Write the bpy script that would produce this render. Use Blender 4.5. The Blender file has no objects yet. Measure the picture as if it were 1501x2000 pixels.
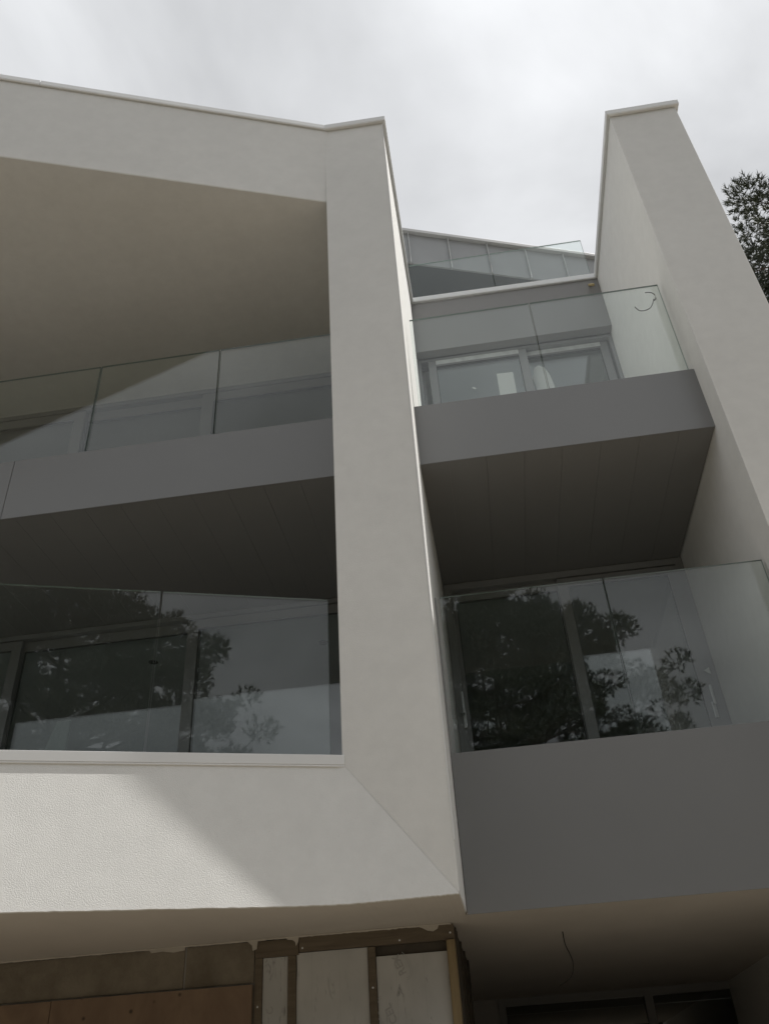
import bpy, bmesh, math, random
import numpy as np
from mathutils import Matrix, Vector

S = bpy.context.scene
COL = S.collection

# ------------------------------------------------------------------ camera
cam_data = bpy.data.cameras.new("camera")
cam = bpy.data.objects.new("camera", cam_data)
COL.objects.link(cam)
R = ((0.9890224938, 0.1365315172, -0.0565124013),
     (-0.1251853589, 0.5710035596, -0.8113467575),
     (-0.0785056215, 0.8095147187, 0.5818271115))
cam.matrix_world = Matrix(((R[0][0], -R[1][0], -R[2][0], 0.0),
                           (R[0][1], -R[1][1], -R[2][1], 0.0),
                           (R[0][2], -R[1][2], -R[2][2], 0.0),
                           (0, 0, 0, 1)))
cam_data.sensor_fit = 'HORIZONTAL'
cam_data.sensor_width = 36.0
cam_data.lens = 1662.83 / 1501.0 * 36.0
cam_data.clip_start = 0.05
cam_data.clip_end = 2000.0
S.camera = cam

# ------------------------------------------------------------------ sky and sun
SUN_AZ = math.radians(77.0)      # from +Y towards +X
SUN_EL = math.radians(67.5)
SD = Vector((math.sin(SUN_AZ) * math.cos(SUN_EL), math.cos(SUN_AZ) * math.cos(SUN_EL), math.sin(SUN_EL)))
SKY_LOW, SKY_HIGH = 0.46, 0.87

W = bpy.data.worlds.new("World")
S.world = W
W.use_nodes = True
nt = W.node_tree
nt.nodes.clear()


def N(tree, typ, **kw):
    n = tree.nodes.new(typ)
    for k, v in kw.items():
        if k in ('operation', 'blend_type', 'sky_type', 'sun_disc', 'sun_elevation', 'sun_rotation', 'data_type',
                 'noise_dimensions', 'feature', 'wave_type', 'bands_direction', 'interpolation_type', 'distance', 'use_clamp'):
            setattr(n, k, v)
        else:
            key = int(k[1:]) if k[0] == 'i' and k[1:].isdigit() else k
            if isinstance(v, bpy.types.NodeSocket):
                tree.links.new(v, n.inputs[key])
            else:
                n.inputs[key].default_value = v
    return n


def L(tree, a, b):
    tree.links.new(a, b)


tc = N(nt, 'ShaderNodeTexCoord')
sky = N(nt, 'ShaderNodeTexSky', sky_type='NISHITA', sun_disc=False, sun_elevation=SUN_EL, sun_rotation=SUN_AZ)
sep = N(nt, 'ShaderNodeSeparateXYZ', i0=tc.outputs['Generated'])
zc = N(nt, 'ShaderNodeMath', operation='MAXIMUM', i0=sep.outputs[2], i1=0.0)
zp = N(nt, 'ShaderNodeMath', operation='ADD', i0=zc.outputs[0], i1=0.22)
dx = N(nt, 'ShaderNodeMath', operation='DIVIDE', i0=sep.outputs[0], i1=zp.outputs[0])
dy = N(nt, 'ShaderNodeMath', operation='DIVIDE', i0=sep.outputs[1], i1=zp.outputs[0])
cv = N(nt, 'ShaderNodeCombineXYZ', i0=dx.outputs[0], i1=dy.outputs[0], i2=3.7)
n1 = N(nt, 'ShaderNodeTexNoise', Vector=cv.outputs[0], Scale=1.9, Detail=7.0, Roughness=0.48, Distortion=0.35)
r1 = N(nt, 'ShaderNodeMapRange', i0=n1.outputs[0], i1=0.30, i2=0.72, i3=0.0, i4=1.0)
r1.interpolation_type = 'SMOOTHSTEP'
# brighter cloud where the hidden sun stands behind it
dv = N(nt, 'ShaderNodeVectorMath', operation='DOT_PRODUCT', i0=tc.outputs['Generated'], i1=tuple(SD))
dm = N(nt, 'ShaderNodeMath', operation='MAXIMUM', i0=dv.outputs['Value'], i1=0.0)
gl = N(nt, 'ShaderNodeMath', operation='POWER', i0=dm.outputs[0], i1=9.0)
glm = N(nt, 'ShaderNodeMath', operation='MULTIPLY', i0=gl.outputs[0], i1=0.65)
base = N(nt, 'ShaderNodeMapRange', i0=r1.outputs[0], i1=0.0, i2=1.0, i3=SKY_LOW, i4=SKY_HIGH)
mod = N(nt, 'ShaderNodeMapRange', i0=r1.outputs[0], i1=0.0, i2=1.0, i3=0.45, i4=1.15)
g2 = N(nt, 'ShaderNodeMath', operation='MULTIPLY', i0=glm.outputs[0], i1=mod.outputs[0])
lum = N(nt, 'ShaderNodeMath', operation='ADD', i0=base.outputs[0], i1=g2.outputs[0])
# overcast sky: darker towards the horizon all the way round
hz_ = N(nt, 'ShaderNodeMapRange', i0=sep.outputs[2], i1=0.0, i2=1.0, i3=0.62, i4=1.08)
lum = N(nt, 'ShaderNodeMath', operation='MULTIPLY', i0=lum.outputs[0], i1=hz_.outputs[0])
tint = N(nt, 'ShaderNodeVectorMath', operation='SCALE', i0=(0.985, 1.0, 1.02))
L(nt, lum.outputs[0], tint.inputs['Scale'])
bg1 = N(nt, 'ShaderNodeBackground', Color=sky.outputs[0], Strength=0.08)
bg2 = N(nt, 'ShaderNodeBackground', Color=tint.outputs[0], Strength=1.0)
mx = N(nt, 'ShaderNodeMixShader', i0=0.94)
L(nt, bg1.outputs[0], mx.inputs[1])
L(nt, bg2.outputs[0], mx.inputs[2])
wo = N(nt, 'ShaderNodeOutputWorld')
L(nt, mx.outputs[0], wo.inputs[0])

sun_d = bpy.data.lights.new("sun", 'SUN')
sun_d.energy = 5.0
sun_d.angle = math.radians(0.4)
sun_d.color = (1.0, 0.97, 0.92)
sun = bpy.data.objects.new("sun", sun_d)
COL.objects.link(sun)
sun.rotation_euler = SD.to_track_quat('Z', 'Y').to_euler()

vs = S.view_settings
vs.view_transform = 'Standard'
vs.look = 'None'
vs.exposure = 0.13
vs.gamma = 1.0
vs.use_curve_mapping = False
S.cycles.max_bounces = 10
S.cycles.transparent_max_bounces = 24
S.cycles.diffuse_bounces = 5
S.cycles.caustics_reflective = False
S.cycles.caustics_refractive = False


# ------------------------------------------------------------------ materials
def new_mat(name):
    m = bpy.data.materials.new(name)
    m.use_nodes = True
    t = m.node_tree
    t.nodes.clear()
    out = t.nodes.new('ShaderNodeOutputMaterial')
    return m, t, out


def surf(name, col, rough=0.8, var=0.04, var_scale=1.5, bump=0.0, bump_scale=150.0, metal=0.0, spec=0.5,
         fine=0.0, fine_scale=40.0, warm=None):
    m, t, out = new_mat(name)
    geo = N(t, 'ShaderNodeNewGeometry')
    pos = geo.outputs['Position']
    nz = N(t, 'ShaderNodeTexNoise', Vector=pos, Scale=var_scale, Detail=4.0, Roughness=0.55)
    mr = N(t, 'ShaderNodeMapRange', i0=nz.outputs[0], i1=0.3, i2=0.7, i3=1.0 - var, i4=1.0 + var)
    fac = mr.outputs[0]
    if fine > 0:
        nf = N(t, 'ShaderNodeTexNoise', Vector=pos, Scale=fine_scale, Detail=3.0, Roughness=0.6)
        mf = N(t, 'ShaderNodeMapRange', i0=nf.outputs[0], i1=0.3, i2=0.7, i3=1.0 - fine, i4=1.0 + fine)
        mm = N(t, 'ShaderNodeMath', operation='MULTIPLY', i0=fac, i1=mf.outputs[0])
        fac = mm.outputs[0]
    c = N(t, 'ShaderNodeVectorMath', operation='SCALE', i0=col)
    L(t, fac, c.inputs['Scale'])
    b = N(t, 'ShaderNodeBsdfPrincipled', Roughness=rough, Metallic=metal)
    b.inputs['Specular IOR Level'].default_value = spec
    L(t, c.outputs[0], b.inputs['Base Color'])
    if bump > 0:
        nb = N(t, 'ShaderNodeTexNoise', Vector=pos, Scale=bump_scale, Detail=2.5, Roughness=0.6)
        bp = N(t, 'ShaderNodeBump', Strength=1.0, Distance=bump, Height=nb.outputs[0])
        L(t, bp.outputs[0], b.inputs['Normal'])
    L(t, b.outputs[0], out.inputs[0])
    return m


def glass_mat(name, refl=1.0, tint=(0.93, 0.965, 0.95), wob=0.0):
    m, t, out = new_mat(name)
    lw = N(t, 'ShaderNodeLayerWeight', Blend=0.5)
    p = N(t, 'ShaderNodeMath', operation='POWER', i0=lw.outputs['Facing'], i1=5.0)
    s1 = N(t, 'ShaderNodeMath', operation='MULTIPLY', i0=p.outputs[0], i1=0.95)
    s2 = N(t, 'ShaderNodeMath', operation='ADD', i0=s1.outputs[0], i1=0.043)
    s3 = N(t, 'ShaderNodeMath', operation='MULTIPLY', i0=s2.outputs[0], i1=refl, use_clamp=True)
    tr = N(t, 'ShaderNodeBsdfTransparent', Color=(*tint, 1))
    gg = N(t, 'ShaderNodeBsdfGlossy', Color=(1, 1, 1, 1), Roughness=0.0)
    if wob > 0:
        geo = N(t, 'ShaderNodeNewGeometry')
        nb = N(t, 'ShaderNodeTexNoise', Vector=geo.outputs['Position'], Scale=1.3, Detail=1.0)
        bp = N(t, 'ShaderNodeBump', Strength=1.0, Distance=wob, Height=nb.outputs[0])
        L(t, bp.outputs[0], gg.inputs['Normal'])
    mxs = N(t, 'ShaderNodeMixShader', i0=s3.outputs[0])
    L(t, tr.outputs[0], mxs.inputs[1])
    L(t, gg.outputs[0], mxs.inputs[2])
    L(t, mxs.outputs[0], out.inputs[0])
    return m


M = {}
M['render'] = surf('white_render', (0.80, 0.80, 0.778), 0.93, 0.035, 0.7, bump=0.0021, bump_scale=210.0, spec=0.2,
                   fine=0.025, fine_scale=9.0)
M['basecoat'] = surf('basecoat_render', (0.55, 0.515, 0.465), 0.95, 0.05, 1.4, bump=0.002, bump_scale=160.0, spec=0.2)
M['coping'] = surf('white_coping', (0.81, 0.82, 0.82), 0.42, 0.02, 2.0)
M['grey'] = surf('grey_aluminium', (0.216, 0.220, 0.223), 0.33, 0.035, 0.8, bump=0.0003, bump_scale=500, spec=0.6)
M['greywall'] = surf('grey_cladding', (0.255, 0.252, 0.247), 0.55, 0.02, 0.8)
M['board'] = surf('soffit_board_grey', (0.22, 0.22, 0.216), 0.6, 0.03, 1.2)
M['frame'] = surf('window_frame_grey', (0.26, 0.265, 0.265), 0.4, 0.02, 2.0)
M['zinc'] = surf('zinc_sheet', (0.30, 0.31, 0.315), 0.42, 0.05, 2.2, bump=0.004, bump_scale=3.0, metal=0.15)
M['trim'] = surf('zinc_trim', (0.36, 0.37, 0.375), 0.45, 0.02)
M['zincrib'] = surf('zinc_rib', (0.46, 0.475, 0.48), 0.4, 0.02)
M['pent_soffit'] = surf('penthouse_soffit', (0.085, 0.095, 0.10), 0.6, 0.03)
M['dark'] = surf('dark_void', (0.03, 0.03, 0.03), 0.8)
M['gasket'] = surf('rubber_gasket', (0.04, 0.042, 0.042), 0.6)
M['steel'] = surf('brushed_steel', (0.55, 0.56, 0.56), 0.35, metal=0.6)
M['ceil'] = surf('interior_plaster', (0.75, 0.76, 0.77), 0.9, 0.02)
M['intfloor'] = surf('interior_floor', (0.30, 0.27, 0.23), 0.8, 0.05)
M['slab'] = surf('concrete_slab', (0.32, 0.31, 0.29), 0.9, 0.08, 3.0, bump=0.002, bump_scale=60)
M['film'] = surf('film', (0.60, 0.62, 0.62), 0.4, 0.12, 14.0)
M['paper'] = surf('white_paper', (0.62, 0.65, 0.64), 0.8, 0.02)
M['cable'] = surf('cable_grey', (0.07, 0.068, 0.06), 0.6)
M['cabled'] = surf('cable_dark', (0.02, 0.018, 0.015), 0.6)
M['edge'] = surf('glass_edge', (0.20, 0.26, 0.245), 0.3, 0.02)
M['glass'] = glass_mat('guard_glass', 1.15, (0.945, 0.972, 0.962))
M['wglass'] = glass_mat('window_glass', 1.8, (0.86, 0.89, 0.885), wob=0.0006)
M['deepglass'] = glass_mat('basement_glass', 2.5, (0.6, 0.62, 0.6))


def wood_mat(name, c1, c2, scale=(3, 3, 30), rough=0.8, knots=False):
    m, t, out = new_mat(name)
    geo = N(t, 'ShaderNodeNewGeometry')
    mp = N(t, 'ShaderNodeVectorMath', operation='MULTIPLY', i0=geo.outputs['Position'], i1=scale)
    n = N(t, 'ShaderNodeTexNoise', Vector=mp.outputs[0], Scale=1.0, Detail=5.0, Roughness=0.65, Distortion=0.8)
    r = N(t, 'ShaderNodeMapRange', i0=n.outputs[0], i1=0.3, i2=0.7, i3=0.0, i4=1.0)
    mix = N(t, 'ShaderNodeMix', data_type='RGBA')
    mix.inputs['A'].default_value = (*c1, 1)
    mix.inputs['B'].default_value = (*c2, 1)
    L(t, r.outputs[0], mix.inputs['Factor'])
    colr = mix.outputs['Result']
    if knots:
        v = N(t, 'ShaderNodeTexVoronoi', Vector=geo.outputs['Position'], Scale=9.0, Randomness=1.0)
        kr = N(t, 'ShaderNodeMapRange', i0=v.outputs['Distance'], i1=0.06, i2=0.14, i3=0.25, i4=1.0)
        sc = N(t, 'ShaderNodeVectorMath', operation='SCALE', i0=colr)
        L(t, kr.outputs[0], sc.inputs['Scale'])
        colr = sc.outputs[0]
    b = N(t, 'ShaderNodeBsdfPrincipled', Roughness=rough)
    L(t, colr, b.inputs['Base Color'])
    bp = N(t, 'ShaderNodeBump', Strength=0.6, Distance=0.002, Height=n.outputs[0])
    L(t, bp.outputs[0], b.inputs['Normal'])
    L(t, b.outputs[0], out.inputs[0])
    return m


M['stud'] = wood_mat('timber_stud', (0.17, 0.125, 0.065), (0.25, 0.19, 0.10), (40, 40, 2.5))
M['plate'] = wood_mat('timber_plate', (0.085, 0.066, 0.044), (0.135, 0.108, 0.074), (3, 40, 30))
M['osb'] = wood_mat('plywood_orange', (0.15, 0.10, 0.066), (0.215, 0.15, 0.098), (6, 6, 3), knots=True)
M['brownbark'] = wood_mat('pine_bark', (0.045, 0.032, 0.024), (0.10, 0.07, 0.05), (8, 8, 2))
M['peg'] = wood_mat('peg_wood', (0.42, 0.33, 0.17), (0.5, 0.4, 0.2), (30, 30, 5))
M['sheath'] = wood_mat('dark_sheathing', (0.035, 0.03, 0.024), (0.075, 0.062, 0.045), (5, 5, 3))


def block_mat():
    m, t, out = new_mat('concrete_block')
    geo = N(t, 'ShaderNodeNewGeometry')
    n = N(t, 'ShaderNodeTexNoise', Vector=geo.outputs['Position'], Scale=5.0, Detail=6.0, Roughness=0.65)
    cr = N(t, 'ShaderNodeMix', data_type='RGBA')
    r = N(t, 'ShaderNodeMapRange', i0=n.outputs[0], i1=0.35, i2=0.65, i3=0.0, i4=1.0)
    cr.inputs['A'].default_value = (0.125, 0.105, 0.075, 1)
    cr.inputs['B'].default_value = (0.20, 0.175, 0.135, 1)
    L(t, r.outputs[0], cr.inputs['Factor'])
    b = N(t, 'ShaderNodeBsdfPrincipled', Roughness=0.95)
    L(t, cr.outputs['Result'], b.inputs['Base Color'])
    nb = N(t, 'ShaderNodeTexNoise', Vector=geo.outputs['Position'], Scale=70.0, Detail=3.0)
    bp = N(t, 'ShaderNodeBump', Strength=1.0, Distance=0.004, Height=nb.outputs[0])
    L(t, bp.outputs[0], b.inputs['Normal'])
    L(t, b.outputs[0], out.inputs[0])
    return m


M['block'] = block_mat()


def foilboard_mat():
    m, t, out = new_mat('insulation_foil')
    geo = N(t, 'ShaderNodeNewGeometry')
    pos = geo.outputs['Position']
    mp = N(t, 'ShaderNodeVectorMath', operation='MULTIPLY', i0=pos, i1=(26, 1, 7))
    n = N(t, 'ShaderNodeTexNoise', Vector=mp.outputs[0], Scale=1.0, Detail=5.0, Roughness=0.6, Distortion=0.6)
    r = N(t, 'ShaderNodeMapRange', i0=n.outputs[0], i1=0.60, i2=0.72, i3=1.0, i4=0.42)
    mp2 = N(t, 'ShaderNodeVectorMath', operation='MULTIPLY', i0=pos, i1=(5, 1, 3))
    n2 = N(t, 'ShaderNodeTexNoise', Vector=mp2.outputs[0], Scale=1.0, Detail=4.0)
    r2 = N(t, 'ShaderNodeMapRange', i0=n2.outputs[0], i1=0.35, i2=0.65, i3=0.86, i4=1.05)
    # faint foil crease lines
    sp = N(t, 'ShaderNodeSeparateXYZ', i0=pos)
    wv = N(t, 'ShaderNodeMath', operation='MULTIPLY', i0=sp.outputs[0], i1=6.1)
    fr = N(t, 'ShaderNodeMath', operation='FRACT', i0=wv.outputs[0])
    ln = N(t, 'ShaderNodeMapRange', i0=fr.outputs[0], i1=0.0, i2=0.012, i3=0.72, i4=1.0)
    a = N(t, 'ShaderNodeMath', operation='MULTIPLY', i0=r.outputs[0], i1=r2.outputs[0])
    a2 = N(t, 'ShaderNodeMath', operation='MULTIPLY', i0=a.outputs[0], i1=ln.outputs[0])
    c = N(t, 'ShaderNodeVectorMath', operation='SCALE', i0=(0.43, 0.43, 0.415))
    L(t, a2.outputs[0], c.inputs['Scale'])
    b = N(t, 'ShaderNodeBsdfPrincipled', Roughness=0.55, Metallic=0.0)
    L(t, c.outputs[0], b.inputs['Base Color'])
    bp = N(t, 'ShaderNodeBump', Strength=0.5, Distance=0.003, Height=n2.outputs[0])
    L(t, bp.outputs[0], b.inputs['Normal'])
    L(t, b.outputs[0], out.inputs[0])
    return m


M['foil'] = foilboard_mat()
M['ink'] = surf('grey_ink', (0.34, 0.34, 0.33), 0.8)
M['smear'] = surf('mortar_smear', (0.42, 0.39, 0.34), 0.95, 0.08, 8.0, bump=0.004, bump_scale=60)


def needle_mat():
    m, t, out = new_mat('pine_needles')
    geo = N(t, 'ShaderNodeNewGeometry')
    n = N(t, 'ShaderNodeTexNoise', Vector=geo.outputs['Position'], Scale=1.1, Detail=3.0)
    r = N(t, 'ShaderNodeMapRange', i0=n.outputs[0], i1=0.3, i2=0.7, i3=0.0, i4=1.0)
    mix = N(t, 'ShaderNodeMix', data_type='RGBA')
    mix.inputs['A'].default_value = (0.035, 0.046, 0.027, 1)
    mix.inputs['B'].default_value = (0.070, 0.082, 0.046, 1)
    L(t, r.outputs[0], mix.inputs['Factor'])
    b = N(t, 'ShaderNodeBsdfPrincipled', Roughness=0.6)
    L(t, mix.outputs['Result'], b.inputs['Base Color'])
    L(t, b.outputs[0], out.inputs[0])
    return m


M['needle'] = needle_mat()
M['ground'] = surf('sandy_ground', (0.215, 0.19, 0.155), 0.95, 0.22, 0.35, bump=0.03, bump_scale=6.0, fine=0.12, fine_scale=5.0)


# ------------------------------------------------------------------ helpers
def tag(o, label=None, cat=None, group=None, kind=None):
    if label: o['label'] = label
    if cat: o['category'] = cat
    if group: o['group'] = group
    if kind: o['kind'] = kind
    return o


def world_loc(p):
    # parts are built in world coordinates, so only a top-level thing has an offset to undo
    return Vector(p.location) if p.parent is None else Vector((0, 0, 0))


def link(name, me, mat, parent=None, smooth=False, bevel=0.0):
    if mat is not None:
        for mm in (mat if isinstance(mat, (list, tuple)) else [mat]):
            me.materials.append(M[mm] if isinstance(mm, str) else mm)
    o = bpy.data.objects.new(name, me)
    COL.objects.link(o)
    if parent is not None:
        o.parent = parent
        o.matrix_parent_inverse = Matrix.Translation(-world_loc(parent))
    if smooth:
        for p in me.polygons:
            p.use_smooth = True
    if bevel > 0:
        b = o.modifiers.new('bevel', 'BEVEL')
        b.width = bevel
        b.segments = 2
        b.limit_method = 'ANGLE'
        b.angle_limit = math.radians(40)
    return o


def bm_box(bm, x0, x1, y0, y1, z0, z1, mi=0):
    vs_ = [bm.verts.new(p) for p in ((x0, y0, z0), (x1, y0, z0), (x1, y1, z0), (x0, y1, z0),
                                     (x0, y0, z1), (x1, y0, z1), (x1, y1, z1), (x0, y1, z1))]
    for f in ((3, 2, 1, 0), (4, 5, 6, 7), (0, 1, 5, 4), (1, 2, 6, 5), (2, 3, 7, 6), (3, 0, 4, 7)):
        fc = bm.faces.new([vs_[i] for i in f])
        fc.material_index = mi
    return vs_


def bm_prism(bm, poly, z0, z1, mi=0):
    n = len(poly)
    z0s = z0 if isinstance(z0, (list, tuple)) else [z0] * n
    z1s = z1 if isinstance(z1, (list, tuple)) else [z1] * n
    a = [bm.verts.new((p[0], p[1], z)) for p, z in zip(poly, z0s)]
    b = [bm.verts.new((p[0], p[1], z)) for p, z in zip(poly, z1s)]
    fs = [bm.faces.new(a[::-1]), bm.faces.new(b)]
    for i in range(n):
        j = (i + 1) % n
        fs.append(bm.faces.new((a[i], a[j], b[j], b[i])))
    for f in fs:
        f.material_index = mi


def fin(bm, recalc=True):
    if recalc:
        bmesh.ops.recalc_face_normals(bm, faces=bm.faces)
    me = bpy.data.meshes.new('mesh')
    bm.to_mesh(me)
    bm.free()
    return me


def box(name, x0, x1, y0, y1, z0, z1, mat, parent=None, bevel=0.0):
    bm = bmesh.new()
    bm_box(bm, x0, x1, y0, y1, z0, z1)
    return link(name, fin(bm), mat, parent, bevel=bevel)


def boxes(name, lst, mat, parent=None, bevel=0.0):
    bm = bmesh.new()
    for b in lst:
        bm_box(bm, *b)
    return link(name, fin(bm), mat, parent, bevel=bevel)


def prism(name, poly, z0, z1, mat, parent=None, bevel=0.0):
    bm = bmesh.new()
    bm_prism(bm, poly, z0, z1)
    return link(name, fin(bm), mat, parent, bevel=bevel)


def pane(name, p0, p1, th, z0, z1, mat, parent, edge=True):
    """upright sheet of glass from p0 to p1 in plan; th metres thick to the back"""
    d = Vector((p1[0] - p0[0], p1[1] - p0[1])).normalized()
    nb = Vector((-d.y, d.x)) * th
    poly = [p0, p1, (p1[0] + nb.x, p1[1] + nb.y), (p0[0] + nb.x, p0[1] + nb.y)]
    bm = bmesh.new()
    bm_prism(bm, poly, z0, z1)
    me = fin(bm)
    me.materials.append(M[mat])
    me.materials.append(M['edge'])
    if edge:
        for p in me.polygons:
            nrm = Vector((p.normal.x, p.normal.y))
            if abs(nrm.dot(Vector((-d.y, d.x)))) < 0.5:
                p.material_index = 1
    return link(name, me, None, parent)


def tube(name, pts, rad, mat, parent=None, sides=8):
    pts = [Vector(p) for p in pts]
    # smooth the path (Catmull-Rom)
    P = []
    for i in range(len(pts) - 1):
        a = pts[max(i - 1, 0)]; b = pts[i]; c = pts[i + 1]; d = pts[min(i + 2, len(pts) - 1)]
        for k in range(4):
            t = k / 4
            P.append(0.5 * ((2 * b) + (c - a) * t + (2 * a - 5 * b + 4 * c - d) * t * t + (3 * b - a - 3 * c + d) * t ** 3))
    P.append(pts[-1])
    bm = bmesh.new()
    rings = []
    for i, p in enumerate(P):
        d = (P[min(i + 1, len(P) - 1)] - P[max(i - 1, 0)]).normalized()
        u = d.orthogonal().normalized() if not rings else (u - d * u.dot(d)).normalized()
        v = d.cross(u)
        rings.append([bm.verts.new(p + (u * math.cos(2 * math.pi * k / sides) + v * math.sin(2 * math.pi * k / sides)) * rad)
                      for k in range(sides)])
    for a, b in zip(rings, rings[1:]):
        for k in range(sides):
            bm.faces.new((a[k], a[(k + 1) % sides], b[(k + 1) % sides], b[k]))
    bm.faces.new(rings[0][::-1])
    bm.faces.new(rings[-1])
    return link(name, fin(bm), mat, parent, smooth=True)


# ------------------------------------------------------------------ key geometry (metres; camera at 0,0,0, ground at -1.55)
GZ = -1.55
T = Vector((0.9446, 0.3282, 0.0))      # direction of the angled left front
NB = Vector((-0.3282, 0.9446, 0.0))    # pointing into the building
C0 = Vector((-0.80, 4.72, 0.0))        # fold between angled front and pillar
XR = -0.208                            # pillar right face, front
XRB = -0.183                           # pillar right face, back
X2F, X2B = 2.075, 2.09                 # inner face of the right fin
YB = 7.15                              # line of the lower glazing


def bl(s, off=0.0):
    """plan point on the angled front, s metres along it, off metres into the building"""
    p = C0 + T * s + NB * off
    return (p.x, p.y)


# ------------------------------------------------------------------ the ground
bm = bmesh.new()
g = 24
gv = [[bm.verts.new(((i / g - 0.5) * 2 * 900, (j / g - 0.5) * 2 * 900, GZ)) for j in range(g + 1)] for i in range(g + 1)]
for i in range(g):
    for j in range(g):
        bm.faces.new((gv[i][j], gv[i + 1][j], gv[i + 1][j + 1], gv[i][j + 1]))
ground = link('ground', fin(bm, False), 'ground')
tag(ground, 'sandy bare building-site ground in front of the apartment building', kind='structure')

# ------------------------------------------------------------------ the building
B = bpy.data.objects.new('apartment_building', None)
B.location = (0.0, 7.0, GZ)
COL.objects.link(B)
tag(B, 'modern white rendered apartment building with grey balconies, glass guards and an angular pillar', 'building')

# left pillar (a wall end) and the right-hand fin wall
prism('front_pillar', [(C0.x, C0.y), (XR, 4.72), (XRB, 7.07), (XRB, 9.2), (C0.x, 9.2)],
      0.94, [8.215, 8.20, 8.155, 8.155, 8.215], 'render', B, bevel=0.006)
prism('fin_wall', [(X2F, 5.0), (2.725, 5.0), (2.725, 9.9), (X2B, 9.9), (X2B, 7.07)],
      GZ, [8.12, 8.12, 8.12, 8.125, 8.125], 'render', B, bevel=0.006)
# thin corner bead on the pillar edge
boxes('corner_bead', [(XR - 0.002, XR + 0.004, 4.716, 4.724, 1.2, 8.19)], 'coping', B)

# angled upper front: fascia above the recessed terrace, with its soffit
LF = -8.2
bm = bmesh.new()
fa = [bm.verts.new((*bl(a, o_), z)) for a, o_, z in ((LF, 0.018, 7.056), (0.060, 0.018, 7.056), (0.06, 0.35, 7.056), (LF, 0.35, 7.056),
                                                   (LF, -0.012, 8.215), (0.034, -0.012, 8.215), (0.06, 0.35, 8.215), (LF, 0.35, 8.215))]
for f_ in ((3, 2, 1, 0), (4, 5, 6, 7), (0, 1, 5, 4), (1, 2, 6, 5), (2, 3, 7, 6), (3, 0, 4, 7)):
    bm.faces.new([fa[i] for i in f_])
link('upper_fascia', fin(bm), 'render', B, bevel=0.006)
prism('terrace_soffit', [bl(LF, 0.022), bl(0.02, 0.022), (C0.x + 0.02, 9.2), (-8.6, 9.2)], 7.050, 7.0555, 'render', B)
box('left_end_wall', -8.9, -8.58, 2.1, 9.8, GZ, 8.2, 'render', B)


# parapet of the angled front: leans out towards its foot, folds into a triangular facet under the pillar
def parapet():
    rnd = random.Random(5)
    nS, nT, rows = 260, 70, 14
    lean = 0.097
    K = Vector(bl(-0.085, -lean) + (0.907,))
    P = Vector((XR - 0.001, 4.717, 0.934))
    Tt = Vector((C0.x + 0.004, 4.717, 1.668))
    top, bot = [], []
    for i in range(nS):
        f = i / nS
        s = LF * (1 - f) + 0.0 * f
        x, y = bl(s)
        top.append(Vector((x, y, 1.668)))
        sb = LF * (1 - f) + -0.085 * f
        x, y = bl(sb, -lean)
        bot.append(Vector((x, y, 0.907 - 0.006 * (1 - f) * 1.0)))
    for i in range(nT + 1):
        f = i / nT
        top.append(Tt.copy())
        bot.append(K.lerp(P, f))
    # soften the fold of the lower edge
    for _ in range(160):
        nb_ = [b.copy() for b in bot]
        for i in range(nS - 22, len(bot) - 3):
            nb_[i] = bot[i] * 0.5 + (bot[i - 1] + bot[i + 1]) * 0.25
        bot[:] = nb_
    for i in range(len(bot) - 1):
        bot[i].z += rnd.uniform(-0.0014, 0.0014) + 0.0005 * math.sin(i * 0.9)
    bm = bmesh.new()
    grid = []
    for tpt, bpt in zip(top, bot):
        grid.append([bm.verts.new(tpt.lerp(bpt, r / rows)) for r in range(rows + 1)])
    for a, b in zip(grid, grid[1:]):
        for r in range(rows):
            bm.faces.new((a[r], a[r + 1], b[r + 1], b[r]))
    # rounded lower lip and the soffit strip behind it
    back = []
    for c, bpt in zip(grid, bot):
        lip = bm.verts.new((bpt.x, bpt.y + 0.012, bpt.z - 0.003))
        bk = bm.verts.new((bpt.x, 5.30, 0.930))
        back.append((c[-1], lip, bk))
    sof = []
    for a, b in zip(back, back[1:]):
        bm.faces.new((a[0], a[1], b[1], b[0]))
        sf = bm.faces.new((a[1], a[2], b[2], b[1]))
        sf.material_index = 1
    # inner side and top
    ti = [bm.verts.new((t_.x + NB.x * 0.22, t_.y + NB.y * 0.22, 1.668)) for t_ in top[:nS]]
    bi = [bm.verts.new((t_.x + NB.x * 0.22, t_.y + NB.y * 0.22, 1.05)) for t_ in top[:nS]]
    for i in range(nS - 1):
        bm.faces.new((grid[i][0], grid[i + 1][0], ti[i + 1], ti[i]))
        bm.faces.new((ti[i], ti[i + 1], bi[i + 1], bi[i]))
    bmesh.ops.remove_doubles(bm, verts=bm.verts, dist=1e-5)
    bm.normal_update()
    me = fin(bm)
    o = link('parapet', me, ['render', 'basecoat'], B, smooth=True)
    return o


par = parapet()
m_ = par.modifiers.new('split', 'EDGE_SPLIT')
m_.split_angle = math.radians(35)


# copings -----------------------------------------------------------------
def offset_path(pts, d):
    """offset of an open plan polyline to the right by d, mitred"""
    res = []
    n = len(pts)
    for i in range(n):
        dirs = []
        if i > 0: dirs.append((Vector(pts[i]) - Vector(pts[i - 1])).normalized())
        if i < n - 1: dirs.append((Vector(pts[i + 1]) - Vector(pts[i])).normalized())
        nr = [Vector((q.y, -q.x)) for q in dirs]
        if len(nr) == 2:
            b = (nr[0] + nr[1])
            b = b / (1 + nr[0].dot(nr[1]))
        else:
            b = nr[0]
        res.append(Vector(pts[i]) + b * d)
    return res


LIP = 0.011


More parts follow.
